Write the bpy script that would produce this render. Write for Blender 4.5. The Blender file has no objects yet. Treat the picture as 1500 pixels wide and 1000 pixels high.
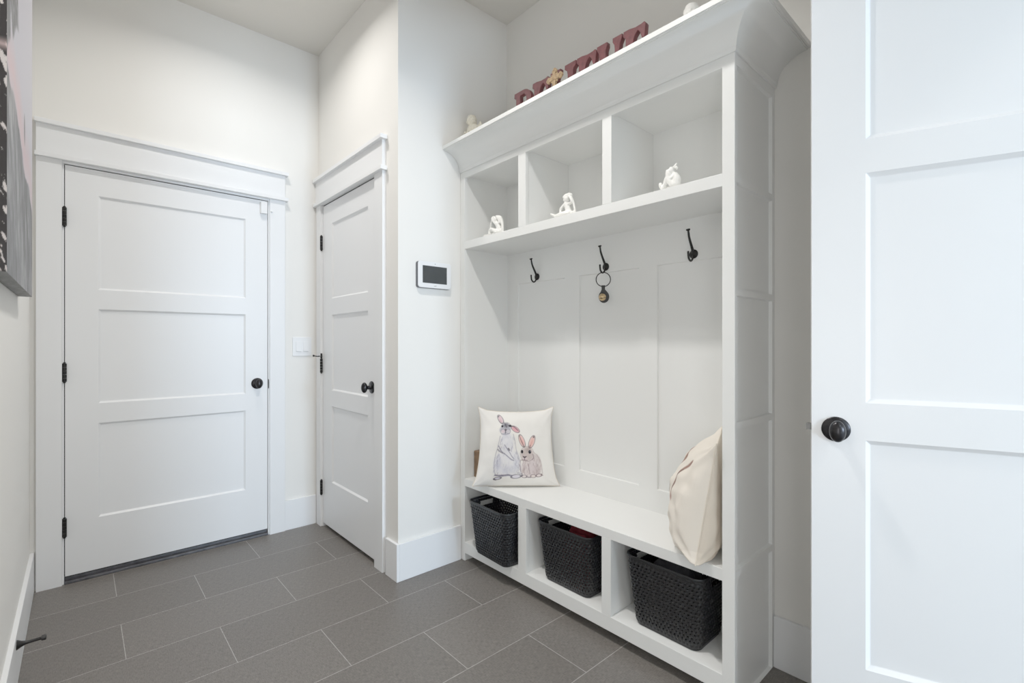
import bpy, bmesh, math, random
import numpy as np
from mathutils import Vector, Matrix, noise
random.seed(7)
PI = math.pi
scene = bpy.context.scene
COL = scene.collection

# ------------------------------------------------------------------ helpers
def lin(r, g, b):
    f = lambda c: (c / 255 / 12.92) if c / 255 <= 0.04045 else ((c / 255 + 0.055) / 1.055) ** 2.4
    return (f(r), f(g), f(b), 1.0)

class MB:
    """collects shapes that become ONE mesh"""
    def __init__(s): s.v = []; s.f = []
    def add(s, vs, fs):
        o = len(s.v); s.v += [tuple(p) for p in vs]; s.f += [tuple(i + o for i in q) for q in fs]; return s
    def box(s, x0, x1, y0, y1, z0, z1):
        x0, x1 = min(x0, x1), max(x0, x1); y0, y1 = min(y0, y1), max(y0, y1); z0, z1 = min(z0, z1), max(z0, z1)
        return s.add([(x0,y0,z0),(x1,y0,z0),(x1,y1,z0),(x0,y1,z0),(x0,y0,z1),(x1,y0,z1),(x1,y1,z1),(x0,y1,z1)],
                     [(0,3,2,1),(4,5,6,7),(0,1,5,4),(1,2,6,5),(2,3,7,6),(3,0,4,7)])
    def tube(s, pts, rad, n=12, cap=True):
        pts = [Vector(p) for p in pts]
        rs = rad if isinstance(rad, (list, tuple)) else [rad] * len(pts)
        vs = []; fs = []; prev = None
        for i, p in enumerate(pts):
            t = (pts[min(i+1, len(pts)-1)] - pts[max(i-1, 0)]).normalized()
            if prev is None:
                u = t.orthogonal().normalized()
            else:
                u = (prev - t * prev.dot(t)).normalized()
            prev = u; w = t.cross(u)
            for k in range(n):
                a = 2 * PI * k / n
                vs.append(p + (u * math.cos(a) + w * math.sin(a)) * rs[i])
        for i in range(len(pts) - 1):
            for k in range(n):
                fs.append((i*n+k, i*n+(k+1) % n, (i+1)*n+(k+1) % n, (i+1)*n+k))
        if cap:
            fs.append(tuple(range(n))[::-1]); fs.append(tuple((len(pts)-1)*n + k for k in range(n)))
        return s.add(vs, fs)
    def ring(s, c, axis, R, r, n=40, m=10):
        c = Vector(c); ax = Vector(axis).normalized(); u = ax.orthogonal().normalized(); w = ax.cross(u)
        vs = []; fs = []
        for i in range(n):
            a = 2*PI*i/n; d = u*math.cos(a) + w*math.sin(a)
            for k in range(m):
                b = 2*PI*k/m; vs.append(c + d*(R + r*math.cos(b)) + ax*r*math.sin(b))
        for i in range(n):
            for k in range(m):
                fs.append((i*m+k, ((i+1)%n)*m+k, ((i+1)%n)*m+(k+1)%m, i*m+(k+1)%m))
        return s.add(vs, fs)
    def lathe(s, prof, c, axis, n=28):
        """prof: list of (radius, distance along axis)"""
        c = Vector(c); ax = Vector(axis).normalized(); u = ax.orthogonal().normalized(); w = ax.cross(u)
        vs = []; fs = []
        for (r, h) in prof:
            for k in range(n):
                a = 2*PI*k/n; vs.append(c + ax*h + (u*math.cos(a) + w*math.sin(a))*max(r, 1e-5))
        for i in range(len(prof)-1):
            for k in range(n):
                fs.append((i*n+k, i*n+(k+1)%n, (i+1)*n+(k+1)%n, (i+1)*n+k))
        fs.append(tuple(range(n))[::-1]); fs.append(tuple((len(prof)-1)*n+k for k in range(n)))
        return s.add(vs, fs)
    def ell(s, c, r, n=16, m=10, mat=None):
        if not isinstance(r, (tuple, list)): r = (r, r, r)
        vs = []; fs = []
        for j in range(1, m):
            t = PI*j/m
            for k in range(n):
                a = 2*PI*k/n
                p = Vector((math.sin(t)*math.cos(a)*r[0], math.sin(t)*math.sin(a)*r[1], math.cos(t)*r[2]))
                if mat: p = mat @ p
                vs.append(Vector(c) + p)
        top = Vector((0,0,r[2])); bot = Vector((0,0,-r[2]))
        if mat: top = mat @ top; bot = mat @ bot
        vs += [Vector(c)+top, Vector(c)+bot]; T = len(vs)-2; B = T+1
        for j in range(m-2):
            for k in range(n):
                fs.append((j*n+k, (j+1)*n+k, (j+1)*n+(k+1)%n, j*n+(k+1)%n))
        for k in range(n):
            fs.append((T, k, (k+1)%n)); fs.append((B, (m-2)*n+(k+1)%n, (m-2)*n+k))
        return s.add(vs, fs)
    def face_panels(s, org, U, V, N, W, H, rects, depth, bev):
        """a flat face (W along U, H along V, normal N) with recessed rectangles (u0,u1,v0,v1)"""
        org = Vector(org); U = Vector(U); V = Vector(V); N = Vector(N)
        P = lambda u, v, d=0: org + U*u + V*v - N*d
        us = sorted({0, W} | {r[0] for r in rects} | {r[1] for r in rects})
        vs_ = sorted({0, H} | {r[2] for r in rects} | {r[3] for r in rects})
        for i in range(len(us)-1):
            for j in range(len(vs_)-1):
                cu = (us[i]+us[i+1])/2; cv = (vs_[j]+vs_[j+1])/2
                if any(r[0] < cu < r[1] and r[2] < cv < r[3] for r in rects): continue
                s.add([P(us[i],vs_[j]),P(us[i+1],vs_[j]),P(us[i+1],vs_[j+1]),P(us[i],vs_[j+1])], [(0,1,2,3)])
        for (a,b,c,d) in rects:
            o = [P(a,c),P(b,c),P(b,d),P(a,d)]
            q = [P(a+bev,c+bev,depth),P(b-bev,c+bev,depth),P(b-bev,d-bev,depth),P(a+bev,d-bev,depth)]
            s.add(o+q, [(0,1,5,4),(1,2,6,5),(2,3,7,6),(3,0,4,7),(4,5,6,7)])
        return s
    def prism(s, prof, org, A, B, ext):
        """2-D polygon prof in axes A,B extruded by vector ext"""
        org = Vector(org); A = Vector(A); B = Vector(B); E = Vector(ext); n = len(prof)
        p = [org + A*a + B*b for a, b in prof]
        return s.add(p + [q+E for q in p], [tuple(range(n))[::-1], tuple(range(n, 2*n))] +
                     [(i, (i+1)%n, n+(i+1)%n, n+i) for i in range(n)])
    def build(s, name, mat, parent=None, org=None, smooth=False, bevel=0, seg=2, label=None, merge=False):
        if org is None:
            org = Vector(parent['_o']) if parent is not None and '_o' in parent else Vector((0,0,0))
        org = Vector(org)
        me = bpy.data.meshes.new(name)
        me.from_pydata([tuple(Vector(p) - org) for p in s.v], [], s.f)
        bm = bmesh.new(); bm.from_mesh(me)
        if merge: bmesh.ops.remove_doubles(bm, verts=bm.verts, dist=1e-5)
        bmesh.ops.recalc_face_normals(bm, faces=bm.faces)
        if smooth:
            for f in bm.faces: f.smooth = True
            for e in bm.edges:
                if len(e.link_faces) == 2 and e.calc_face_angle(0) > 0.7: e.smooth = False
        bm.to_mesh(me); bm.free()
        o = bpy.data.objects.new(name, me); COL.objects.link(o)
        if mat: me.materials.append(mat)
        if parent is not None:
            o.parent = parent
            o['_o'] = tuple(org)
            if parent.get('_o') is None: pass
        else:
            o.location = org; o['_o'] = tuple(org)
        if bevel:
            b = o.modifiers.new('bevel', 'BEVEL'); b.width = bevel; b.segments = seg; b.limit_method = 'ANGLE'; b.angle_limit = 0.6
            b.harden_normals = False
        if label: o['label'] = label
        return o

def tag(o, label, cat, group=None, kind=None):
    o['label'] = label; o['category'] = cat
    if group: o['group'] = group
    if kind: o['kind'] = kind
    return o
def thing(name, loc, label, cat, group=None, kind=None, rz=0):
    o = bpy.data.objects.new(name, None); COL.objects.link(o)
    o.location = loc; o.rotation_euler = (0, 0, rz); o.empty_display_size = .05
    o['_o'] = tuple(loc)
    return tag(o, label, cat, group, kind)
def copy_tree(o, parent=None):
    c = o.copy(); COL.objects.link(c)
    if parent is not None: c.parent = parent
    for ch in list(o.children): copy_tree(ch, c)
    return c

# ------------------------------------------------------------------ materials
def mat(name, col, rough=.5, metal=0, bump=None, var=None, spec=.5, coat=0):
    m = bpy.data.materials.new(name); m.use_nodes = True
    nt = m.node_tree; b = nt.nodes['Principled BSDF']
    b.inputs['Base Color'].default_value = col
    b.inputs['Roughness'].default_value = rough; b.inputs['Metallic'].default_value = metal
    b.inputs['Specular IOR Level'].default_value = spec
    if coat: b.inputs['Coat Weight'].default_value = coat; b.inputs['Coat Roughness'].default_value = .15
    tc = nt.nodes.new('ShaderNodeTexCoord')
    if bump:
        sc, st, det = bump
        n = nt.nodes.new('ShaderNodeTexNoise'); n.inputs['Scale'].default_value = sc; n.inputs['Detail'].default_value = det
        nt.links.new(tc.outputs['Object'], n.inputs['Vector'])
        bp = nt.nodes.new('ShaderNodeBump'); bp.inputs['Strength'].default_value = st; bp.inputs['Distance'].default_value = .002
        nt.links.new(n.outputs['Fac'], bp.inputs['Height']); nt.links.new(bp.outputs['Normal'], b.inputs['Normal'])
    if var:
        sc, amt = var
        n2 = nt.nodes.new('ShaderNodeTexNoise'); n2.inputs['Scale'].default_value = sc; n2.inputs['Detail'].default_value = 4
        nt.links.new(tc.outputs['Object'], n2.inputs['Vector'])
        rp = nt.nodes.new('ShaderNodeValToRGB')
        rp.color_ramp.elements[0].position = .3; rp.color_ramp.elements[1].position = .7
        rp.color_ramp.elements[0].color = tuple(c*(1-amt) for c in col[:3]) + (1,)
        rp.color_ramp.elements[1].color = tuple(min(1, c*(1+amt)) for c in col[:3]) + (1,)
        nt.links.new(n2.outputs['Fac'], rp.inputs['Fac']); nt.links.new(rp.outputs['Color'], b.inputs['Base Color'])
    return m
M = {}
M['wall'] = mat('wall_paint', lin(238,236,231), .85, bump=(55, .12, 4), spec=.3)
M['wall_r'] = M['wall']
M['ceil'] = mat('ceiling_paint', lin(226,223,216), .9, bump=(60, .15, 4), spec=.2)
M['trim'] = mat('trim_paint', lin(238,239,240), .38, bump=(9, .02, 2))
M['lock'] = mat('locker_paint', lin(238,239,237), .36, bump=(12, .02, 2))
M['black'] = mat('oiled_bronze', lin(26,25,25), .38, .6, var=(40, .3))
M['knob'] = mat('dark_bronze', lin(40,39,41), .28, .85, var=(60, .3))
M['steel'] = mat('steel', lin(92,92,90), .4, .8, var=(50,.1))
M['brass'] = mat('brass', lin(206,176,132), .3, 1, var=(80, .15))
M['leather'] = mat('black_leather', lin(28,26,26), .55, bump=(300,.3,3))
M['plastic'] = mat('white_plastic', lin(236,237,238), .35, bump=(30,.02,2))
M['screen'] = mat('dark_screen', lin(48,52,54), .12, var=(20,.08), coat=.5)
M['plaster'] = mat('white_resin', lin(244,243,238), .55, bump=(220,.25,3))
M['ivory'] = mat('ivory_resin', lin(232,226,208), .5, var=(90,.14), bump=(220,.3,3))
M['red'] = mat('oxblood_paint', lin(104,50,54), .55, var=(70,.25), bump=(180,.3,3))
M['cross'] = mat('tan_wood', lin(176,146,108), .55, var=(120,.35), bump=(150,.3,3))
M['brown'] = mat('brown_wood', lin(120,92,66), .6, var=(30,.3))
M['basket'] = mat('black_basket_plastic', lin(18,19,22), .40, spec=.35, bump=(400,.1,2))
M['redcloth'] = mat('dark_red_fabric', lin(96,14,26), .9, bump=(300,.4,3), var=(60,.2))
M['darkcloth'] = mat('charcoal_fabric', lin(34,34,38), .9, bump=(300,.4,3), var=(60,.2))
M['seam'] = mat('pale_piping', lin(226,214,196), .8, bump=(400,.2,2))
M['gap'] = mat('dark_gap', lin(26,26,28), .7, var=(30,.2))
M['thresh'] = mat('threshold_metal', lin(82,82,86), .45, .4, var=(25,.35), bump=(80,.3,3))

def attr_mat(name, rough=.85, bump=(500,.25,3)):
    m = mat(name, (1,1,1,1), rough, bump=bump, spec=.25)
    nt = m.node_tree; a = nt.nodes.new('ShaderNodeAttribute'); a.attribute_name = 'Col'
    nt.links.new(a.outputs['Color'], nt.nodes['Principled BSDF'].inputs['Base Color'])
    return m
M['pillow'] = attr_mat('printed_canvas')
M['art'] = attr_mat('painted_canvas', .45, (260,.35,4))

# floor tile: half-bond 0.613 x 0.3005 m, linen-textured porcelain
def floor_mat():
    m = bpy.data.materials.new('grey_porcelain_tile'); m.use_nodes = True
    nt = m.node_tree; L = nt.links; N = nt.nodes; b = N['Principled BSDF']
    tc = N.new('ShaderNodeTexCoord'); mp = N.new('ShaderNodeMapping')
    mp.inputs['Location'].default_value = (-.132 + .613*20, -3.2105 + .3005*40, 0)
    L.new(tc.outputs['Object'], mp.inputs['Vector'])
    br = N.new('ShaderNodeTexBrick'); br.offset = .5; br.offset_frequency = 2; br.squash = 1
    br.inputs['Scale'].default_value = 1; br.inputs['Brick Width'].default_value = .613; br.inputs['Row Height'].default_value = .3005
    br.inputs['Mortar Size'].default_value = .0014; br.inputs['Mortar Smooth'].default_value = .2; br.inputs['Bias'].default_value = 0
    br.inputs['Color1'].default_value = lin(94,89,84); br.inputs['Color2'].default_value = lin(101,96,91)
    br.inputs['Mortar'].default_value = lin(160,157,152)
    L.new(mp.outputs['Vector'], br.inputs['Vector'])
    # linen weave: two stretched noises
    mul = None
    hs = []
    for sc in ((420, 55, 1), (55, 420, 1)):
        m2 = N.new('ShaderNodeMapping'); m2.inputs['Scale'].default_value = sc; L.new(tc.outputs['Object'], m2.inputs['Vector'])
        n = N.new('ShaderNodeTexNoise'); n.inputs['Scale'].default_value = 1; n.inputs['Detail'].default_value = 2; L.new(m2.outputs['Vector'], n.inputs['Vector']); hs.append(n)
    ad = N.new('ShaderNodeMath'); ad.operation = 'ADD'; L.new(hs[0].outputs['Fac'], ad.inputs[0]); L.new(hs[1].outputs['Fac'], ad.inputs[1])
    mr = N.new('ShaderNodeMapRange'); mr.inputs['From Min'].default_value = .6; mr.inputs['From Max'].default_value = 1.4
    mr.inputs['To Min'].default_value = .45; mr.inputs['To Max'].default_value = 1.55; L.new(ad.outputs[0], mr.inputs['Value'])
    mx = N.new('ShaderNodeVectorMath'); mx.operation = 'SCALE'; L.new(br.outputs['Color'], mx.inputs[0]); L.new(mr.outputs[0], mx.inputs['Scale'])
    L.new(mx.outputs[0], b.inputs['Base Color'])
    b.inputs['Roughness'].default_value = .42; b.inputs['Specular IOR Level'].default_value = .45
    bp = N.new('ShaderNodeBump'); bp.inputs['Strength'].default_value = .12; bp.inputs['Distance'].default_value = .001
    L.new(ad.outputs[0], bp.inputs['Height']); L.new(bp.outputs['Normal'], b.inputs['Normal'])
    return m
M['floor'] = floor_mat()

# ------------------------------------------------------------------ room shell
CZ = 3.09                       # ceiling
XL, XR, XC = -.173, 1.905, 1.183    # left wall, right wall, closet wall
YB, YN = 3.233, 2.161           # back wall, nib wall beside the locker
YF = -.42                       # front wall plane (behind the camera)
def struct(mb, name, m, label, cat, **k):
    o = mb.build(name, m, **k); return tag(o, label, cat, kind='structure')
struct(MB().box(XL-.2, XR+.2, -7, YB+.2, -.08, 0), 'floor', M['floor'], 'grey brown linen-look porcelain tile floor in running bond', 'floor')
struct(MB().box(XL-.2, XR+.2, -7, YB+.2, CZ, CZ+.1), 'ceiling', M['ceil'], 'flat off-white painted ceiling', 'ceiling')
struct(MB().box(XL-.12, XL, -7, YB+.12, 0, CZ), 'wall_left', M['wall'], 'off-white wall at the left edge carrying the canvas painting', 'wall')
D1 = (-.050, .868, .038, 2.0625)  # door 1 x0,x1,z0,z1
D2 = (2.393, 3.135, .024, 2.070)  # door 2 y0,y1,z0,z1
o = MB()
o.box(XL, D1[0]-.006, YB, YB+.12, 0, CZ); o.box(D1[1]+.006, XC+.12, YB, YB+.12, 0, CZ); o.box(D1[0]-.006, D1[1]+.006, YB, YB+.12, D1[3]+.006, CZ)
struct(o, 'wall_back', M['wall'], 'off-white far wall with the wide white door', 'wall')
o = MB()
o.box(XC, XC+.12, YN, D2[0]-.005, 0, CZ); o.box(XC, XC+.12, D2[1]+.005, YB, 0, CZ); o.box(XC, XC+.12, D2[0]-.005, D2[1]+.005, D2[3]+.005, CZ)
struct(o, 'wall_closet', M['wall'], 'short side wall holding the narrow closet door', 'wall')
struct(MB().box(XC+.12, XR+.12, YN, YN+.12, 0, CZ), 'wall_nib', M['wall'], 'cool white wall face carrying the alarm touchscreen', 'wall')
struct(MB().box(XR, XR+.12, -7, YN, 0, CZ), 'wall_right', M['wall'], 'off-white wall behind the white locker unit', 'wall')
# front wall with a wide cased opening, behind the camera; the 8 ft door hangs on its right jamb
o = MB(); o.box(1.80, XR, YF-.12, YF, 0, CZ); o.box(XL, .87, YF-.12, YF, 0, CZ); o.box(.87, 1.80, YF-.12, YF, 2.47, CZ)
struct(o, 'wall_front', M['wall'], 'off-white wall with wide doorway behind the viewer', 'wall')

# --- baseboards
BH = .187; BT = .015
def base(mb, name, label): struct(mb, name, M['trim'], label, 'baseboard', bevel=.002)
base(MB().box(XL, XL+BT, YF, YB-.001, 0, BH), 'baseboard_left', 'white baseboard along the left wall with a door stop')
base(MB().box(.969, XC-.021, YB-BT, YB, 0, BH), 'baseboard_back', 'short white baseboard between the two far door casings')
o = MB(); o.box(XC-BT, XC, YN-BT, 2.268, 0, BH); o.box(XC, 1.5585, YN-BT, YN, 0, BH)
base(o, 'baseboard_nib', 'tall white baseboard wrapping the corner below the alarm touchscreen')
base(MB().box(XR-BT, XR, YF, .6665, 0, BH), 'baseboard_right', 'white baseboard in the gap between locker and open door')

# --- casings
CT = .020
def casing(mb, axis):
    pass
o = MB()
yf = YB - CT
o.box(-.152, -.061, yf, YB, 0, 2.079); o.box(.879, .968, yf, YB, 0, 2.079)
o.box(-.152, .968, yf-.001, YB, 2.100, 2.238)
o.box(-.157, .984, yf-.018, YB, 2.079, 2.100); o.box(-.157, .985, yf-.020, YB, 2.238, 2.259)
# jambs between casing and leaf
o.box(-.061, D1[0]-.0035, YB-.010, YB+.11, 0, D1[3]+.005); o.box(D1[1]+.0035, .879, YB-.010, YB+.11, 0, D1[3]+.005); o.box(-.061, .879, YB-.010, YB+.11, D1[3]+.005, 2.079)
t1 = struct(o, 'trim_1', M['trim'], 'white casing with stepped header around the wide far door', 'door casing', bevel=.0015)
MB().box(D1[1]+.0036, D1[1]+.009, YB-.011, YB+.01, .905, .963).build('strike_plate', M['black'], t1, label='black strike plate', bevel=.002)
o = MB()
xf = XC - CT
o.box(xf, XC, 2.290, 2.382, 0, 2.079); o.box(xf, XC, 3.144, YB-.016, 0, 2.079)
o.box(xf-.001, XC, 2.290, YB-.001, 2.100, 2.238)
o.box(xf-.018, XC, 2.272, YB-.001, 2.079, 2.100); o.box(xf-.020, XC, 2.270, YB-.001, 2.238, 2.259)
o.box(XC-.008, XC+.11, 2.382, D2[0]-.002, 0, D2[3]+.008); o.box(XC-.008, XC+.11, D2[1]+.003, 3.144, 0, D2[3]+.008); o.box(XC-.006, XC+.11, 2.382, 3.144, D2[3]+.008, 2.079)
struct(o, 'trim_2', M['trim'], 'white casing with stepped header around the narrow closet door', 'door casing', bevel=.0015)
o = MB(); o.box(D1[0]-.003, D1[1]+.003, YB-.016, YB+.10, 0, .014); o.box(D1[0]-.003, D1[1]+.003, YB+.004, YB+.09, .014, .030)
struct(o, 'trim_3', M['thresh'], 'worn dark metal threshold under the wide far door', 'threshold', bevel=.003)
o = MB(); o.box(1.80-.015, 1.80, YF-.12, YF+.012, 0, 2.47); o.box(1.80, XR-.02, YF, YF+.018, 0, 2.47); o.box(.78, .87, YF, YF+.018, 0, 2.47); o.box(.78, 1.885, YF, YF+.018, 2.47, 2.60)
struct(o, 'trim_4', M['trim'], 'white jamb carrying the open door at right', 'door casing', bevel=.0015)
# added dark sheets behind doors, coloured as shade so that the gaps read dark
struct(MB().box(D1[0]-.02, D1[1]+.02, YB+.122, YB+.14, 0, 2.1), 'gap_shade_sheet_far', M['gap'], 'added dark sheet standing in for shade behind the wide far door', 'wall')
struct(MB().box(XC+.122, XC+.14, YN+.122, YB-.001, 0, 2.1), 'gap_shade_sheet_closet', M['gap'], 'added dark sheet standing in for shade behind the narrow door', 'wall')

# ------------------------------------------------------------------ doors
def door_leaf(org, U, N, W, z0, z1, rects, T=.038, depth=.009, bev=.009):
    """leaf whose visible face starts at org; U along width, N outward normal"""
    U = Vector(U); N = Vector(N); Z = Vector((0,0,1)); org = Vector(org)
    mb = MB(); b = org + Z*z0; H = z1 - z0
    R = [(a, c, d-z0, e-z0) for a, c, d, e in rects]
    mb.face_panels(b, U, Z, N, W, H, R, depth, bev)
    q = b - N*T
    mb.face_panels(q, U, Z, -N, W, H, R, depth, bev)
    c = [b, b+U*W, b+U*W+Z*H, b+Z*H]; d = [p - N*T for p in c]
    mb.add(c+d, [(0,1,5,4),(1,2,6,5),(2,3,7,6),(3,0,4,7)])
    return mb
def knob_parts(c, N, up=(0,0,1)):
    ros = MB().lathe([(.0,0),(.033,0),(.0335,.003),(.031,.006),(.022,.008),(.014,.010),(.011,.016),(.0105,.028)], c, N, 36)
    k = MB()
    N = Vector(N).normalized(); Z = Vector((0,0,1)); T = N.cross(Z)
    mt = Matrix((T, N, Z)).transposed()
    k.ell(Vector(c) + N*.044, (.0190, .0165, .0285), 28, 16, mt)
    return ros, k
def hinge(c, U, N, h=.09, r=.0088):
    mb = MB(); c = Vector(c); N = Vector(N); U = Vector(U); Z = Vector((0,0,1))
    p = c + N*.006
    for i in range(5):
        z0 = -h/2 + i*h/5 + .0006; z1 = -h/2 + (i+1)*h/5 - .0006
        mb.tube([p+Z*z0, p+Z*z1], r, 14)
    mb.lathe([(.005,0),(.0062,.002),(.004,.006)], p+Z*h/2, (0,0,1), 12)
    mb.lathe([(.005,0),(.0062,.002),(.004,.006)], p-Z*h/2, (0,0,-1), 12)
    a = c + U*.004; bq = c - U*.012
    mb.add([a-Z*h/2+N*.001, bq-Z*h/2+N*.001, bq+Z*h/2+N*.001, a+Z*h/2+N*.001], [(0,1,2,3)])
    return mb
# door 1 (far wall)
x0, x1, z0, z1 = D1
YD = YB - .006
dr = thing('door_1', ((x0+x1)/2, YD, 0), 'wide white three-panel door in the far wall', 'door', kind='structure')
ps = [(.074-x0, .748-x0, a, b) for a, b in ((1.457,1.934),(.880,1.359),(.301,.780))]
door_leaf((x0, YD, 0), (1,0,0), (0,-1,0), x1-x0, z0, z1, ps).build('door_panel', M['trim'], dr, bevel=.0012)
ro, kn = knob_parts((.810, YD, .940), (0,-1,0))
r_ = ro.build('knob_rosette', M['knob'], dr, smooth=True); kn.build('door_knob', M['knob'], dr, smooth=True, label='dark bronze egg-shaped knob')
for zc in (1.806, 1.041, .281):
    hinge((x0-.002, YD-.004, zc), (1,0,0), (0,-1,0)).build('hinge', M['black'], dr, smooth=True)
MB().box(x0-.0033, x0-.0003, YD+.012, YD+.03, z0, z1).box(x1+.0003, x1+.0033, YD+.012, YD+.03, z0, z1).box(x0, x1, YD+.006, YD+.03, z1+.0002, z1+.0048).build('gap_shade_strip', M['gap'], dr, label='black strip standing in for shade in the gap')  # dark strips put around the leaf to draw the shade in its gaps
MB().box(x0, x1, YD+.006, YD+.03, .031, .044).build('door_sweep', M['gap'], dr, label='black rubber sweep')
# door 2 (closet)
y0, y1, z0, z1 = D2
XD = XC - .004
dr = thing('door_2', (XD, (y0+y1)/2, 0), 'narrow white three-panel closet door with black hinges', 'door', kind='structure')
ps = [(2.489-y0, 2.996-y0, a, b) for a, b in ((1.466,1.939),(.890,1.365),(.311,.790))]
door_leaf((XD, y0, 0), (0,1,0), (-1,0,0), y1-y0, z0, z1, ps).build('door_panel', M['trim'], dr, bevel=.0012)
ro, kn = knob_parts((XD, 2.440, .947), (-1,0,0))
ro.build('knob_rosette', M['knob'], dr, smooth=True); kn.build('door_knob', M['knob'], dr, smooth=True, label='dark bronze egg-shaped knob')
MB().box(XD+.0025, XD+.03, y0, y1, z1+.0002, z1+.0078).build('gap_shade_strip', M['gap'], dr, label='black strip standing in for shade in the gap')  # dark strip over the leaf, shade of the top gap as colour
for i, zc in enumerate((1.834, 1.040, .253)):
    h = hinge((XD-.005, y1+.006, zc), (0,-1,0), (-1,0,0)).build('hinge', M['black'], dr, smooth=True)
    if i == 1:
        m = MB(); hx, hy, hz = XD-.011, y1+.006, zc+.058
        m.tube([(hx, hy, hz-.006), (hx, hy, hz+.022)], [.007, .0055], 12)
        m.tube([(hx+.002, hy+.012, hz+.004), (hx-.018, hy+.02, hz+.002), (hx-.040, hy+.022, hz+.006)], .0035, 10)
        m.tube([(hx-.038, hy+.022, hz+.006), (hx-.046, hy+.022, hz+.007)], .0065, 12)
        m.tube([(hx, hy-.004, hz+.002), (hx-.012, hy-.03, hz-.001)], .0035, 10)
        m.tube([(hx-.011, hy-.028, hz-.001), (hx-.014, hy-.034, hz-.001)], .006, 12)
        m.build('hinge_pin_stop', M['black'], h, org=h['_o'], smooth=True, label='black hinge-pin door stop')
# door 3 (open leaf at right)
dv = Vector((-.324, .946, 0)).normalized(); p268 = Vector((1.545, .318, 0))
W3 = .90
lat = p268 + dv*.121; hin = lat - dv*W3
n3 = Vector((-dv.y, dv.x, 0))     # faces the room (-x)
if n3.x > 0: n3 = -n3
dr = thing('door_3', tuple(hin), 'tall white three-panel door standing open at right', 'door', kind='structure')
ps = [(.121, W3-.121, a, b) for a, b in ((1.7245,2.330),(1.027,1.635),(.322,.928))]
door_leaf(tuple(hin), tuple(dv), tuple(n3), W3, .012, 2.45, ps, T=.044, depth=.011, bev=.011).build('door_panel', M['trim'], dr, bevel=.0015)
kc = p268 + dv*.0655 + Vector((0,0,.953))
ro, kn = knob_parts(tuple(kc), tuple(n3))
ro.build('knob_rosette', M['knob'], dr, smooth=True); kn.build('door_knob', M['knob'], dr, smooth=True, label='dark bronze egg-shaped knob')
kc2 = kc - n3*.044
ro, kn = knob_parts(tuple(kc2), tuple(-n3))
ro.build('knob_rosette', M['knob'], dr, smooth=True); kn.build('door_knob', M['knob'], dr, smooth=True)
m = MB(); c = lat - n3*.022 + Vector((0,0,.953))
hw = n3*.006
pts = []
for dz in (-.009, .009):
    for (a, s_) in ((0,-1),(.013,-1),(.006,1),(0,1)):
        pts.append(c + dv*a + hw*s_*-1 + Vector((0,0,dz)))
m.add(pts, [(0,1,2,3),(7,6,5,4),(0,4,5,1),(1,5,6,2),(2,6,7,3),(3,7,4,0)])
m.build('latch_bolt', M['steel'], dr, label='small steel latch bolt')

# ------------------------------------------------------------------ locker / hall tree
XF = 1.565; YR = .668; YL = YN - .002
XBK = 1.876
lk = thing('hall_locker', (1.73, (YR+YL)/2, 0), 'tall white built-in locker bench with three cubbies above and below', 'locker')
ML = M['lock']
def lp(mb, name, label=None, bevel=.0012, parent=None, smooth=False):
    return mb.build(name, ML, parent or lk, org=lk['_o'], bevel=bevel, label=label, smooth=smooth)
# right side panel, with thin applied rails on the outside
mb = MB()
rects = []
zs = [(2.085, 1.729), (1.706, 1.362), (1.340, .928), (.906, .450), (.428, .0005)]
for zt, zb in zs: rects.append((.016, .317, zb, zt))
mb.face_panels((XF, YR, 0), (1,0,0), (0,0,1), (0,-1,0), XR-.001-XF, 2.135, rects, .012, .002)
T = .0395
c = [(XF,YR,0),(XR-.001,YR,0),(XR-.001,YR,2.135),(XF,YR,2.135)]; d = [(x,YR+T,z) for x,_,z in c]
mb.add(c+d, [(4,5,6,7),(0,1,5,4),(1,2,6,5),(2,3,7,6),(3,0,4,7)])
lp(mb, 'side_panel', 'outer side with thin rails dividing five recessed panels')
mb = MB().box(XF+.017, XBK, 2.121, YL, 0, 2.1345); lp(mb, 'side_panel', bevel=0)
# back panel, board with three recessed fields
mb = MB()
mb.face_panels((XBK, YR+T, .40), (0,1,0), (0,0,1), (-1,0,0), YL-YR-T, 1.735,
    [(.780-YR-T, 1.135-YR-T, .145, 1.126), (1.226-YR-T, 1.576-YR-T, .145, 1.126), (1.673-YR-T, 2.031-YR-T, .145, 1.126)], .009, .003)
mb.box(XBK+.010, XR-.001, YR+T, YL, .05, 2.135)
lp(mb, 'back_panel', 'back board with three recessed fields', bevel=0)
mb = MB().box(XBK-.003, XBK+.0105, YR+T, 2.121, .051, .42); lp(mb, 'back_panel', bevel=0)
# bench, bottom shelf, cubby shelf, top
lp(MB().box(XF-.0, XBK, YR+T, 2.121, .407, .447), 'bench_seat', 'smooth white bench board')
lp(MB().box(XF+.018, XBK-.003, YR+T, 2.121, .06, .0995), 'bottom_shelf', bevel=0)
lp(MB().box(XF+.012, XBK, YR+T, 2.121, 1.700, 1.740), 'cubby_shelf', bevel=0)
lp(MB().box(XF+.012, XBK, YR+T, 2.121, 2.100, 2.134), 'top_board', bevel=0)
lp(MB().box(1.68, 1.70, YR+T, 2.121, 0, .06), 'toe_board', 'recessed dark-shadowed toe board', bevel=0)
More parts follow.
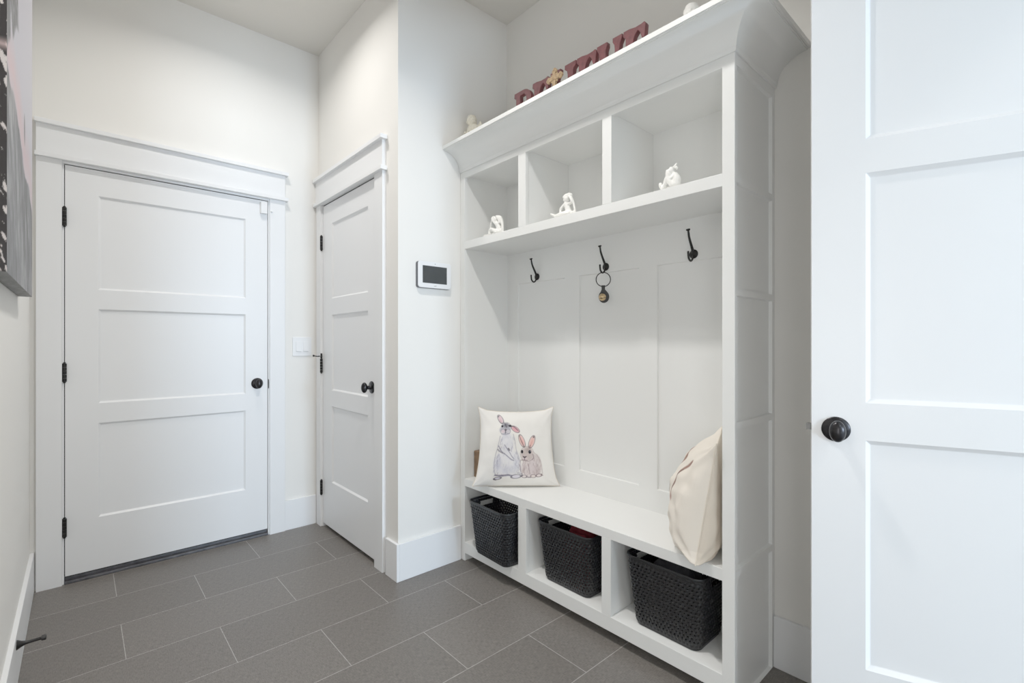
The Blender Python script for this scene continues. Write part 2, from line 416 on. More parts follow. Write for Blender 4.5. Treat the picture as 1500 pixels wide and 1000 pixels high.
# face frame pieces
lp(MB().box(XF-.001, XF+.018, 2.1202, YL, 0, 2.134), 'face_stile')
lp(MB().box(XF-.001, XF+.012, YR-.0008, YR+T+.0008, 0, 2.134), 'face_stile')
lp(MB().box(XF-.0005, XF+.018, YR+T, 2.121, .042, .1005), 'face_rail', 'bottom rail with open toe gap below')
lp(MB().box(XF-.0005, XF+.012, YR+T, 2.121, 1.699, 1.741), 'face_rail')
lp(MB().box(XF-.0005, XF+.018, YR+T, 2.121, 2.086, 2.134), 'face_rail')
for ya, yb in ((1.152,1.197), (1.637,1.692)):
    lp(MB().box(XF, XBK-.003, ya+.004, yb-.004, .0995, .407).box(XF-.0005, XF+.018, ya, yb, .1005, .407), 'divider')
for ya, yb in ((1.149,1.194), (1.641,1.692)):
    lp(MB().box(XF, XBK, ya+.004, yb-.004, 1.740, 2.10).box(XF-.0005, XF+.018, ya, yb, 1.741, 2.086), 'divider')
# crown: profile (outward, up) swept along the front with a mitred return
prof = [(0,2.120),(.005,2.120),(.007,2.126),(.008,2.132)]
for i in range(13):
    t = i/12*PI/2; prof.append((.010 + .097*(1-math.cos(t)), 2.134 + .083*math.sin(t)))
prof += [(.107,2.219),(.111,2.219),(.111,2.222),(.1175,2.222),(.1175,2.2395),(0,2.2395)]
mb = MB(); n = len(prof); vs = []
for (o_, z) in prof: vs.append((XF-.0015-o_, YL, z))
for (o_, z) in prof: vs.append((XF-.0015-o_, YR-.0005-o_, z))
for (o_, z) in prof: vs.append((XR-.001, YR-.0005-o_, z))
fs = []
for k in range(2):
    for i in range(n): fs.append((k*n+i, k*n+(i+1)%n, (k+1)*n+(i+1)%n, (k+1)*n+i))
fs += [tuple(range(n)), tuple(range(2*n, 3*n))]
mb.add(vs, fs)
lp(mb, 'crown_molding', 'wide cove crown with a flat top fillet', bevel=0, smooth=True)
lp(MB().box(XF-.0015, XR-.001, YR, YL, 2.228, 2.2390), 'top_cap', bevel=0)
# coat hooks (parts of the locker)
def smoothpath(P, n=6):
    P = [Vector(p) for p in P]; out = []
    for i in range(len(P)-1):
        p0 = P[max(i-1,0)]; p1 = P[i]; p2 = P[i+1]; p3 = P[min(i+2, len(P)-1)]
        for k in range(n):
            t = k/n
            out.append(.5*((2*p1)+(-p0+p2)*t+(2*p0-5*p1+4*p2-p3)*t*t+(-p0+3*p1-3*p2+p3)*t**3))
    out.append(P[-1]); return out
for yh in (1.874, 1.409, .966):
    zb = 1.551; X = XBK
    pl = MB().lathe([(0,0),(.0185,0),(.019,.002),(.0165,.0045),(.010,.0065),(.004,.0075)], (X, yh, zb), (-1,0,0), 26).build('coat_hook', M['black'], lk, org=lk['_o'], smooth=True, label='black double coat hook')
    up = smoothpath([(X-.005,yh,zb+.004),(X-.012,yh,zb+.018),(X-.027,yh,zb+.042),(X-.040,yh,zb+.066),(X-.046,yh,zb+.090)])
    m = MB().tube(up, [.0062 - .0022*i/(len(up)-1) for i in range(len(up))], 12)
    m.lathe([(.004,0),(.0065,.001),(.0085,.004),(.0085,.007),(.006,.009)], (X-.046,yh,zb+.088), (-.3,0,1), 16)
    dn = smoothpath([(X-.005,yh,zb-.008),(X-.014,yh,zb-.024),(X-.028,yh,zb-.031),(X-.042,yh,zb-.022),(X-.046,yh,zb-.006),(X-.0465,yh,zb+.003)])
    m.tube(dn, .0042, 12); m.ell((X-.0465,yh,zb+.003), .0046, 12, 8)
    m.build('hook_arm', M['black'], pl, org=lk['_o'], smooth=True)

# ------------------------------------------------------------------ bell hanger
bc = Vector((1.842, 1.399, 1.4865))
view = Vector((-.72, -.69, 0)).normalized(); side = Vector((.69, -.72, 0))
bt = thing('bell_hanger', (bc.x, bc.y, 1.385), 'brass sleigh bell on black leather strap hanging from the middle hook', 'bell')
MB().ring(bc, view, .0335, .0023).build('ring', M['black'], bt, smooth=True, label='thin dark metal ring')
m = MB()
zt = bc.z - .0325
outl = [(-.010,zt+.004),(.010,zt+.004),(.0085,zt-.012),(.009,zt-.02)]
lo = [];
for i in range(15):
    a = -math.radians(40) + i*math.radians(260)/14
    lo.append((.0235*math.cos(PI/2 + PI/2 - 0 - a - PI/2 + 0) , 0))
cz = bc.z - .082
prof2 = [(-.009, zt+.005), (-.008, zt-.014)]
for i in range(21):
    a = math.radians(130) + i*math.radians(280)/20
    prof2.append((.0250*math.cos(a) + .003, cz + .0290*math.sin(a)))
prof2 += [(.008, zt-.014), (.009, zt+.005)]
m.prism(prof2, bc*1 - Vector((0,0,bc.z)) + view*-.002, tuple(side), (0,0,1), tuple(view*.004))
m.build('strap', M['leather'], bt, bevel=.0008, label='black leather strap with a round pad')
m = MB(); q = Vector((bc.x, bc.y, cz-.003)) + view*.016 - side*.006
vs = MB().ell(q, .0172, 28, 18)
m.add(vs.v, vs.f)
b = m.build('bell', M['brass'], bt, smooth=True, label='round brass bell with a dark slot')
m = MB(); pts = []
for i in range(13):
    a = -1.0 + 2.0*i/12
    pts.append(q + (view*math.cos(a) + side*math.sin(a))*.0172 + Vector((0,0,-.002 + .002*math.sin(a))))
m.tube([p*1 + Vector((0,0,-.003)) for p in pts], .0013, 8).build('bell_slot', M['gap'], b, org=b['_o'] if False else bt['_o'], smooth=True)

# ------------------------------------------------------------------ alarm panel, switch, sensor, stop
a = thing('alarm_touchscreen', (1.386, YN, 1.47), 'white wall-mounted alarm touchscreen with dark grey display', 'touchscreen')
def rrect(w, h, r, n=6):
    P = []
    for cx, cy, a0 in ((w/2-r,h/2-r,0),(-w/2+r,h/2-r,90),(-w/2+r,-h/2+r,180),(w/2-r,-h/2+r,270)):
        for i in range(n+1):
            t = math.radians(a0 + 90*i/n); P.append((cx+r*math.cos(t), cy+r*math.sin(t)))
    return P
ac = (1.3855, 0, 1.5405)
MB().prism(rrect(.203,.137,.014), (ac[0]-.001, YN, ac[2]-.001), (1,0,0), (0,0,1), (0,-.018,0)).build('back_housing', mat('grey_plastic', lin(84,86,92), .5, var=(30,.05)), a, bevel=.001, label='grey rear housing')
MB().prism(rrect(.202,.136,.014), (ac[0], YN-.018, ac[2]), (1,0,0), (0,0,1), (0,-.005,0)).build('bezel', M['plastic'], a, bevel=.002, label='glossy white bezel')
MB().prism(rrect(.149,.090,.002), (ac[0]-.001, YN-.0229, ac[2]+.001), (1,0,0), (0,0,1), (0,-.0008,0)).build('display', M['screen'], a, label='dark grey display')
MB().lathe([(0,0),(.0022,0),(.0022,.0006)], (ac[0], YN-.0230, ac[2]+.058), (0,-1,0), 12).build('camera_dot', M['gap'], a)
m = MB()
for dx in (-.005, 0, .005):
    m.ring((ac[0]+dx, YN-.0231, ac[2]-.057), (0,1,0), .0016, .0005, 14, 6)
m.box(ac[0]+.0068, ac[0]+.0075, YN-.0235, YN-.0228, ac[2]-.059, ac[2]-.0535)
m.build('maker_mark', mat('mark_grey', lin(110,112,116), .5, var=(30,.05)), a, label='tiny grey maker mark')
s = thing('light_switch', (1.0765, YB, 1.102), 'white double rocker light switch beside the wide far door', 'light switch')
MB().prism(rrect(.118,.122,.004), (1.0765, YB, 1.164), (1,0,0), (0,0,1), (0,-.006,0)).build('wall_plate', M['plastic'], s, bevel=.0015)
for dx in (-.023, .023):
    f = MB().box(1.0765+dx-.0175, 1.0765+dx+.0175, YB-.0072, YB-.0055, 1.164-.035, 1.164+.035).build('rocker_frame', M['plastic'], s, bevel=.0008)
    m = MB(); x = 1.0765+dx
    m.add([(x-.015,YB-.0073,1.132),(x+.015,YB-.0073,1.132),(x+.015,YB-.0073,1.196),(x-.015,YB-.0073,1.196),
           (x-.015,YB-.0125,1.134),(x+.015,YB-.0125,1.134),(x+.015,YB-.008,1.194),(x-.015,YB-.008,1.194)],
          [(0,1,2,3),(4,5,6,7),(0,1,5,4),(1,2,6,5),(2,3,7,6),(3,0,4,7)])
    m.build('rocker', M['plastic'], f, org=s['_o'], bevel=.0006)
s = thing('door_sensor', (.843, YD, 1.975), 'small white plastic contact sensor at the top corner of the wide door', 'sensor')
MB().box(.826, .862, YD-.026, YD, 1.980, 2.050).build('housing', M['plastic'], s, bevel=.002)
MB().lathe([(0,0),(.006,0),(.006,.008),(.003,.011)], (.889, YB-CT, 2.000), (0,-1,0), 14).build('magnet', M['plastic'], s, smooth=True)
s = thing('door_stop', (XL+BT, 2.350, .155), 'black rigid door stop rod on the left baseboard', 'door stop')
MB().lathe([(0,-BT),(.010,-BT),(.0105,-.001),(.0165,0),(.015,.004),(.010,.012),(.0065,.022),(.0055,.032),(.0052,.062)], (XL+BT, 2.350, .155), (1,0,0), 22).build('rod', M['black'], s, smooth=True)
MB().lathe([(.0052,0),(.009,.0015),(.0095,.012),(.007,.014)], (XL+BT+.060, 2.350, .155), (1,0,0), 20).build('bumper_tip', M['leather'], s, smooth=True)

# ------------------------------------------------------------------ value noise in numpy
def vnoise(x, y, seed=0):
    xi = np.floor(x).astype(np.int64); yi = np.floor(y).astype(np.int64); xf = x-xi; yf_ = y-yi
    def h(a, b):
        n = (a*374761393 + b*668265263 + seed*974711) & 0x7fffffff
        n = ((n ^ (n >> 13))*1274126177) & 0x7fffffff
        return ((n ^ (n >> 16)) & 0xffff)/65535.
    u = xf*xf*(3-2*xf); v = yf_*yf_*(3-2*yf_)
    return (h(xi,yi)*(1-u)+h(xi+1,yi)*u)*(1-v)+(h(xi,yi+1)*(1-u)+h(xi+1,yi+1)*u)*v
def fbm(x, y, o=5, seed=0):
    s_ = 0; a_ = .5; t = 0
    for i in range(o): s_ = s_ + a_*vnoise(x, y, seed+i*17); t += a_; a_ *= .5; x = x*2.03; y = y*2.03
    return s_/t
def tolin(c):
    c = np.clip(c/255., 0, 1); return np.where(c <= .04045, c/12.92, ((c+.055)/1.055)**2.4)
def set_col(me, rgb):
    a_ = me.color_attributes.new('Col', 'FLOAT_COLOR', 'POINT')
    d_ = np.ones((len(me.vertices), 4), np.float32); d_[:, :3] = tolin(rgb); a_.data.foreach_set('color', d_.ravel())

# ------------------------------------------------------------------ canvas painting on the left wall
def painting():
    ya, yb, za, zb = 1.747, 2.627, 1.364, 2.60; xw, xs = XL+.001, -.134
    t = thing('canvas_painting', (XL, (ya+yb)/2, za), 'deep unframed canvas painting of grey rock under a pale pink sky', 'painting')
    nu, nv = 150, 220
    ys = np.linspace(ya, yb, nu); zs = np.linspace(za, zb, nv); Yg, Zg = np.meshgrid(ys, zs)
    verts = [(xs, y, z) for z in zs for y in ys]
    faces = [(j*nu+i, j*nu+i+1, (j+1)*nu+i+1, (j+1)*nu+i) for j in range(nv-1) for i in range(nu-1)]
    mb = MB(); mb.add(verts, faces)
    o = mb.build('canvas_face', M['art'], t)
    u = (Yg-ya)/(yb-ya); z = Zg
    n1 = fbm(u*5, z*5, 5, 3); n2 = fbm(u*16+z*6, z*10, 5, 9); n3 = fbm(u*40, z*30, 3, 21)
    sky = np.stack([196+8*u, 194+8*u, 202+6*u], -1)
    ridge = 1.90 - .20*u + .10*(n1-.5)
    pink = np.clip(1-np.abs(z-(ridge+.06))/.13, 0, 1)*.75*np.clip(1.25-u*.6,0,1)
    col = sky*(1-pink[...,None]) + np.array([214,186,188])*pink[...,None]
    rock = np.clip((ridge-z)/.012, 0, 1)[...,None]
    rv = 132 + 70*(n2-.5)*1.6 + 40*(n3-.5)
    streak = fbm(u*30+z*9, z*3, 4, 33); rv = rv + 36*(streak-.5)
    rockc = np.stack([rv, rv, rv+2], -1)
    col = col*(1-rock)+rockc*rock
    # darker cliff in the near upper corner and a sliver floating in the sky
    cl = np.clip(((2.03 + .9*np.clip(.42-u,-1,1)*0 + (.34-u)*-1.0*0) - 0*z), 0, 1)*0
    m1 = np.clip((.36 + .16*(n1-.5) - u - np.clip(2.12-z,0,1)*1.6)/.03, 0, 1)*np.clip((n2-.34)/.08, 0, 1)
    dv_ = 118 + 80*(n2-.5)+40*(n3-.5)
    col = col*(1-m1[...,None]) + np.stack([dv_,dv_,dv_+2],-1)*m1[...,None]
    m2 = np.clip(1-((u-.60)/(.03))**2-((z-1.895+.2*(u-.6))/.055)**2, 0, 1)**.5
    col = col*(1-m2[...,None]) + np.array([120,118,116])*m2[...,None]
    set_col(o.data, (255*(col/255)**1.35).reshape(-1, 3))
    # wrapped edges: dark sides
    ny, nz = 30, 900
    mb = MB(); xsn = np.linspace(xw, xs, ny); zn = np.linspace(za, zb, nz)
    mb.add([(x, ya, z_) for z_ in zn for x in xsn], [(j*ny+i, j*ny+i+1, (j+1)*ny+i+1, (j+1)*ny+i) for j in range(nz-1) for i in range(ny-1)])
    k = len(mb.v)
    nyb = 120; yb_ = np.linspace(ya, yb, nyb)
    mb.add([(x, y, za) for y in yb_ for x in xsn], [(j*ny+i, j*ny+i+1, (j+1)*ny+i+1, (j+1)*ny+i) for j in range(nyb-1) for i in range(ny-1)])
    mb.add([(x, yb, z_) for z_ in (za, zb) for x in (xw, xs)], [(0,1,3,2)]); mb.add([(x, y, zb) for y in (ya, yb) for x in (xw, xs)], [(0,1,3,2)])
    mb.add([(xw,ya,za),(xw,yb,za),(xw,yb,zb),(xw,ya,zb)], [(0,1,2,3)])
    e = mb.build('canvas_edge', M['art'], t, label='dark wrapped canvas edge')
    P = np.array(mb.v); g = fbm(P[:,0]*120+P[:,2]*30, P[:,2]*34+P[:,1]*30, 5, 5); g2 = fbm(P[:,0]*60+3, P[:,2]*9+P[:,1]*9, 3, 8)
    base_ = np.stack([46+0*g, 43+0*g, 44+0*g], -1)
    hl = np.clip((g-.62)/.06, 0, 1)[:,None]
    cc = base_*(1-hl) + np.array([214,206,204])*hl
    pk = np.clip(1-np.abs(P[:,2]-1.935)/.02, 0, 1)[:,None]*.8; cc = cc*(1-pk)+np.array([206,180,178])*pk
    und = (P[:,2] < za+1e-4)[:,None]
    cu = np.stack([88+70*(g-.5)]*3, -1); cc = np.where(und, cu, cc)
    set_col(e.data, cc)
painting()

# ------------------------------------------------------------------ pillows
class Paint:
    def __init__(s, n, base_):
        u, v = np.meshgrid(np.linspace(0,1,n), np.linspace(0,1,n)); s.u = u; s.v = v
        s.c = np.ones((n,n,3))*np.array(base_, float)
        w = fbm(u*3, v*3, 4, 2); s.c += ((w-.5)*8)[...,None]
        s.n = fbm(u*60, v*60, 3, 4); s.n2 = fbm(u*14, v*14, 3, 6)
    def put(s, a, col): 
        a = np.clip(a,0,1)[...,None]; s.c = s.c*(1-a) + np.array(col,float)*a
    def ell(s, cx, cy, rx, ry, col, al=1, rot=0, soft=.25, tex=0):
        t = math.radians(rot); dx = s.u-cx; dy = s.v-cy
        a = (dx*math.cos(t)+dy*math.sin(t))/rx; b = (-dx*math.sin(t)+dy*math.cos(t))/ry
        r = np.sqrt(a*a+b*b); m_ = np.clip((1-r)/soft+.5*0, 0, 1)*al
        if tex: m_ = m_*np.clip(1-tex+tex*2*s.n, 0, 1.2)
        s.put(m_, col)
    def outline(s, cx, cy, rx, ry, col, w, al=1, rot=0, tex=.6):
        t = math.radians(rot); dx = s.u-cx; dy = s.v-cy
        a = (dx*math.cos(t)+dy*math.sin(t))/rx; b = (-dx*math.sin(t)+dy*math.cos(t))/ry
        r = np.sqrt(a*a+b*b); d = np.abs(r-1)*min(rx,ry)
        s.put(np.clip(1-d/w,0,1)*al*np.clip(1-tex+tex*2*s.n2,0,1), col)
    def line(s, pts, col, w, al=1, tex=.5):
        d = np.full(s.u.shape, 9.)
        for (x0,y0),(x1,y1) in zip(pts[:-1], pts[1:]):
            L = (x1-x0)**2+(y1-y0)**2+1e-9; t = np.clip(((s.u-x0)*(x1-x0)+(s.v-y0)*(y1-y0))/L, 0, 1)
            d = np.minimum(d, np.hypot(s.u-x0-t*(x1-x0), s.v-y0-t*(y1-y0)))
        s.put(np.clip(1.3-d/w,0,1)*al*np.clip(1-tex+tex*2*s.n,0,1), col)
def C(X, Y): return ((X-110)/820, 1-(Y-100)/830)
def two_rabbits(p):
    S = 1/820.
    def E(X,Y,rx,ry,col,al=1,rot=0,soft=.25,tex=0): x,y = C(X,Y); p.ell(x,y,rx*S,ry*S,col,al,-rot,soft,tex)
    def O(X,Y,rx,ry,col,w,al=1,rot=0): x,y = C(X,Y); p.outline(x,y,rx*S,ry*S,col,w*S,al,-rot)
    def Ln(P,col,w,al=1): p.line([C(*q) for q in P], col, w*S, al)
    gp = (128,124,146); dk = (72,66,76)
    # tall rabbit
    E(430,670,140,175,(234,233,238),.75,0,.35,.3); E(425,470,88,140,(233,232,237),.8,0,.4,.3); E(412,385,55,50,(222,221,228),.8,0,.6,.4); E(330,690,55,120,(198,198,214),.6,0,.8,.5)
    E(430,760,130,70,(208,208,222),.5,0,.8,.5); E(525,690,45,130,(206,206,220),.5,0,.8,.5)
    Ln([(352,395),(338,470),(325,530),(308,590),(298,660),(293,730),(306,790),(330,815)],gp,4.5,.45)
    Ln([(490,375),(508,450),(520,540),(545,620),(562,700),(568,760),(550,805)],gp,4,.4)
    Ln([(335,500),(370,560),(420,600),(470,645),(495,655)],gp,6,.75); Ln([(400,490),(440,550),(475,610),(498,640)],gp,5,.75)
    Ln([(330,540),(350,560),(400,585)],dk,7,.55); Ln([(440,530),(452,545)],dk,9,.7); Ln([(470,560),(480,500)],gp,4,.5)
    for k in range(90):
        t_ = random.random(); sd = random.choice((-1, 1)); Y = 400+t_*400; hw_ = (62+ (Y-400)*.20) ; X = 432 + sd*hw_*(.55+.5*random.random()**.5)
        Ln([(X,Y),(X+sd*(3+7*random.random()),Y+22+10*random.random())],random.choice(((150,148,166),(174,172,188),(196,194,206))),2.4,.6)
    for k in range(40):
        X = 330+random.random()*210; Y = 560+random.random()*240
        Ln([(X,Y),(X-6+12*random.random(),Y+26)],random.choice(((186,186,202),(206,206,218),(246,246,248))),2.6,.55)
    for k in range(14):
        X = 360+random.random()*130; Y = 400+random.random()*130
        Ln([(X,Y),(X-4+8*random.random(),Y+22)],(190,190,206),2.5,.5)
    E(410,310,64,66,(196,196,204),.95,0,.3,.3); E(415,275,50,40,(128,126,134),.85,0,.7,.5); E(355,330,22,34,(188,186,196),.6,0,.7)
    E(382,345,27,26,(232,216,222),.9,0,.5); E(432,342,26,24,(222,216,222),.9,0,.5); E(408,328,16,16,(120,108,116),.9,0,.5)
    O(382,347,27,27,gp,4,.7); O(434,344,26,25,gp,4,.7); Ln([(408,335),(406,368)],dk,5,.8); Ln([(365,372),(410,380),(450,368)],gp,5,.6)
    E(372,288,13,15,(46,42,48),1,0,.3); E(456,284,17,15,(52,48,56),1,0,.3); Ln([(440,280),(470,290)],dk,6,.8); Ln([(395,250),(420,300)],dk,6,.5)
    E(350,205,25,56,(228,204,210),.95,-28,.3); O(350,205,25,56,(96,88,98),6,.9,-28); E(352,228,10,30,(206,164,172),.6,-28,.7); E(327,172,10,14,(90,84,94),.7,0,.6)
    E(512,322,50,26,(228,172,180),.95,36,.3); O(512,322,50,26,(120,96,104),5,.85,36); Ln([(470,285),(500,295),(540,335)],dk,6,.6)
    E(335,845,36,13,(214,210,222),.9,-12,.3); O(335,845,36,13,dk,5,.9,-12); Ln([(300,858),(318,862)],dk,6,.9)
    E(518,825,48,20,(232,228,236),.95,-6,.3); O(518,825,48,20,(92,86,104),6,.9,-6); Ln([(310,812),(380,818),(440,808),(470,815)],(96,90,112),9,.75); E(400,812,60,14,(110,104,124),.5,0,.7,.5)
    Ln([(540,788),(575,800)],dk,6,.7); E(555,792,22,9,(224,222,230),.8,0,.4)
    # small rabbit
    E(715,700,72,125,(216,204,202),.9,0,.25,.3); E(650,730,95,110,(224,212,212),.95,0,.3,.3); E(735,760,50,70,(190,172,172),.5,0,.8,.5)
    Ln([(690,560),(735,600),(765,650),(780,720),(785,790),(770,825)],(160,140,138),4,.5); Ln([(565,650),(555,700),(565,760),(580,800)],(168,150,156),5,.7)
    for k in range(80):
        X = 580+random.random()*190; Y = 620+random.random()*190
        Ln([(X,Y),(X-5+10*random.random(),Y+24)],random.choice(((172,150,148),(190,170,166),(150,128,128),(242,234,232))),2.6,.5)
    E(632,585,70,80,(212,198,194),.95,0,.22,.3); E(640,545,46,40,(184,166,160),.6,0,.8,.5); E(605,640,44,30,(228,214,212),.9,0,.5); O(632,585,70,80,(150,128,126),4,.5)
    E(580,448,27,68,(236,196,190),.95,-20,.25); O(580,448,27,68,(112,94,96),4.5,.8,-20); E(585,462,12,44,(222,160,154),.6,-20,.8); Ln([(552,388),(570,440),(598,505)],(88,72,76),5,.7)
    E(684,458,29,68,(238,200,192),.95,22,.25); O(684,458,29,68,(112,94,96),4.5,.8,22); E(680,470,12,44,(226,166,158),.6,22,.8); E(705,408,12,12,(92,80,84),.8,0,.6); E(664,505,12,24,(150,110,108),.6,18,.7)
    E(580,562,14,21,(44,40,46),1,0,.25); E(659,565,16,22,(40,40,50),1,0,.25); E(663,558,5,5,(190,200,216),.9,0,.5)
    Ln([(592,614),(606,622),(620,614)],(70,56,62),7,.95); E(606,622,12,9,(82,66,72),.95,0,.4); Ln([(606,625),(604,650)],(96,80,86),4,.85); Ln([(575,650),(604,652),(632,655)],(120,100,104),5,.7)
    Ln([(690,590),(700,630),(680,650)],(140,120,120),5,.6); Ln([(640,690),(650,760),(655,800)],(160,140,140),5,.6); Ln([(600,700),(596,760),(602,800)],(170,150,152),5,.5)
    E(600,825,24,15,(234,224,222),.95,0,.35); O(600,825,24,15,(104,86,96),5,.85); E(688,822,26,17,(236,224,220),.95,0,.35); O(688,822,26,17,(116,96,100),5,.85)
    E(745,815,28,15,(232,220,218),.95,-8,.35); O(745,815,28,15,(110,90,96),5,.85,-8); Ln([(620,832),(660,836)],(100,84,98),6,.7); Ln([(770,800),(785,815)],(120,100,100),6,.7); Ln([(566,822),(582,812)],dk,7,.7)
def one_rabbit(p):
    # brown rabbit; its long ears reach towards the near top corner
    p.ell(.42,.30,.17,.22,(214,198,190),.95,0,.3,.3); p.ell(.50,.52,.11,.12,(196,176,166),.95,0,.3,.3)
    p.line([(.82,.80),(.765,.71),(.73,.61),(.715,.50),(.72,.42)],(150,116,104),.017,.95,.2); p.line([(.77,.70),(.735,.60),(.72,.50)],(92,70,66),.006,.9,.2); p.ell(.725,.43,.018,.05,(190,156,146),.9,0,.4,.2); p.line([(.46,.62),(.47,.75),(.50,.86)],(142,106,92),.03,.9,.3)
    p.line([(.60,.58),(.625,.46),(.60,.36),(.62,.28)],(96,78,74),.010,.85,.6); p.ell(.58,.545,.016,.022,(40,36,36),1,0,.3)
    p.ell(.57,.44,.05,.07,(176,140,128),.8,0,.5,.4); p.line([(.54,.34),(.60,.27),(.62,.20)],(150,110,100),.014,.8,.5); p.ell(.585,.235,.022,.06,(186,150,138),.85,0,.4,.4)

def pillow(name, label, cx, size, thick, Ux, Uz, N, paint, tips, sag=.10, wr=.0, base_=(244,241,236), back=(238,231,220), n=150, tilt=None, pinch=2.2, expo=.85, flare=0., backf=1., sb=None, hv=1., skew=0., vb=.5, wu=1.):
    """cx: centre; Ux, Uz: in-plane axes; N: facing. corner tips pull out, edges draw in"""
    Ux = Vector(Ux).normalized(); N = Vector(N).normalized(); Uz = Vector(Uz).normalized()
    cx = Vector(cx); h = size/2
    lin_ = np.linspace(-1,1,n)
    def pos(u, v, side):
        a = abs(u); b = abs(v)
        iu = 1 - sag*(1-b**pinch)*a**3; iv = 1 - ((sag if v > 0 else (sag if sb is None else sb))*(1-a**pinch))*b**3
        x = u*h*wu*iu*(1 - flare*v); z = v*h*iv*(hv if v > 0 else hv)
        k = max(0, a*b-.80)/.20; x *= 1+.05*k; z *= 1+(.07 if v > 0 else .0)*k; z += h*(1-hv)*-1
        w_ = v + skew*(1-v*v); tp = (max(0,1-u*u)**.5)*(max(0,1-w_*w_)**(vb if w_ < 0 else .5))
        t = thick/2*(tp**expo)
        nz = noise.noise(Vector((u*1.7+side*5, v*1.7, 3.1)))*.10 + noise.noise(Vector((u*4+side*9, v*4, 7.7)))*wr
        # creases fanning from corners
        ca = math.atan2(v - (1 if v > 0 else -1)*1.1, u - (1 if u > 0 else -1)*1.1)
        cr = math.sin(ca*14)*max(0, a*b-.12)*wr*1.2
        t = t*(1+nz) + cr*thick*tp**.5*.25
        if side < 0: t *= (backf if skew == 0 else .72 - .26*(v+1))
        p = cx + Ux*x + Uz*z + N*(side*t)
        return p
    root = thing(name, tuple(cx - Uz*h), label, 'pillow')
    def surf(side):
        mb = MB(); vs = [pos(u, v, side) for v in lin_ for u in lin_]
        for (ui, vi, dp) in tips:
            pass
        fs = [(j*n+i, j*n+i+1, (j+1)*n+i+1, (j+1)*n+i) for j in range(n-1) for i in range(n-1)]
        return mb.add(vs, fs)
    f = surf(1).build('pillow_front', M['pillow'], root, smooth=True)
    P = Paint(n, base_); paint(P); bb = np.array(base_, float); set_col(f.data, (bb*(np.clip(P.c,1,255)/bb)**1.22).reshape(-1,3))
    b = surf(-1).build('pillow_back', M['pillow'], root, smooth=True)
    w = Paint(n, back); set_col(b.data, w.c.reshape(-1,3))
    edge = []
    q = np.linspace(-1,1,40)
    edge = [pos(u,-1,0) for u in q] + [pos(1,v,0) for v in q[1:]] + [pos(u,1,0) for u in q[::-1][1:]] + [pos(-1,v,0) for v in q[::-1][1:-1]]
    edge.append(edge[0]); MB().tube(edge, .0022, 8, cap=False).build('seam', M['seam'], root, smooth=True)
    return root

# left pillow, leaning into the left back corner
b1 = Vector((1.520, 1.955, .452)); b2 = Vector((1.822, 1.690, .452))
Ux = (b2-b1).normalized(); nh = Vector((Ux.y, -Ux.x, 0)); nh = nh if nh.dot(Vector((-1,-1,0))) > 0 else -nh
lean = math.radians(11)
Uz = (Vector((0,0,1))*math.cos(lean) - nh*math.sin(lean)); Nn = (nh*math.cos(lean) + Vector((0,0,1))*math.sin(lean))
size = .405
cc = (b1+b2)/2 + Uz*(size/2) 
pillow('rabbit_pillow', 'square cream pillow printed with two rabbits at the left end of the bench', cc, size, .13, Ux, Uz, Nn, two_rabbits, [], sag=.08, wr=.07, n=240, flare=.06, backf=.6, sb=.01, hv=.965)
# right pillow, seen edge-on behind the right stile
Ux = Vector((.93, .37, 0)).normalized(); nh = Vector((-.37, .93, 0)).normalized(); lean = math.radians(9)
Uz = (Vector((0,0,1))*math.cos(lean) - nh*math.sin(lean)); Nn = (nh*math.cos(lean) + Vector((0,0,1))*math.sin(lean))
size = .40
cc = Vector((1.535,.783,.450)) + Ux*(size*.405) + Uz*(size/2)
pillow('rabbit_pillow', 'plump cream pillow seen edge-on against the right end of the bench', cc, size, .265, -Ux, Uz, Nn, one_rabbit, [], sag=.06, wr=.15, expo=.9, backf=.3, sb=.02, skew=.26, vb=.26, wu=.875, base_=(238,229,216), back=(226,212,194), n=170)
# brown wooden block behind the left pillow
tag(MB().box(1.625, 1.70, 2.082, 2.118, .4475, .592).build('wood_block', M['brown'], org=(1.66,2.10,.4475), bevel=.003), 'brown wooden block half hidden behind the left rabbit pillow', 'block')

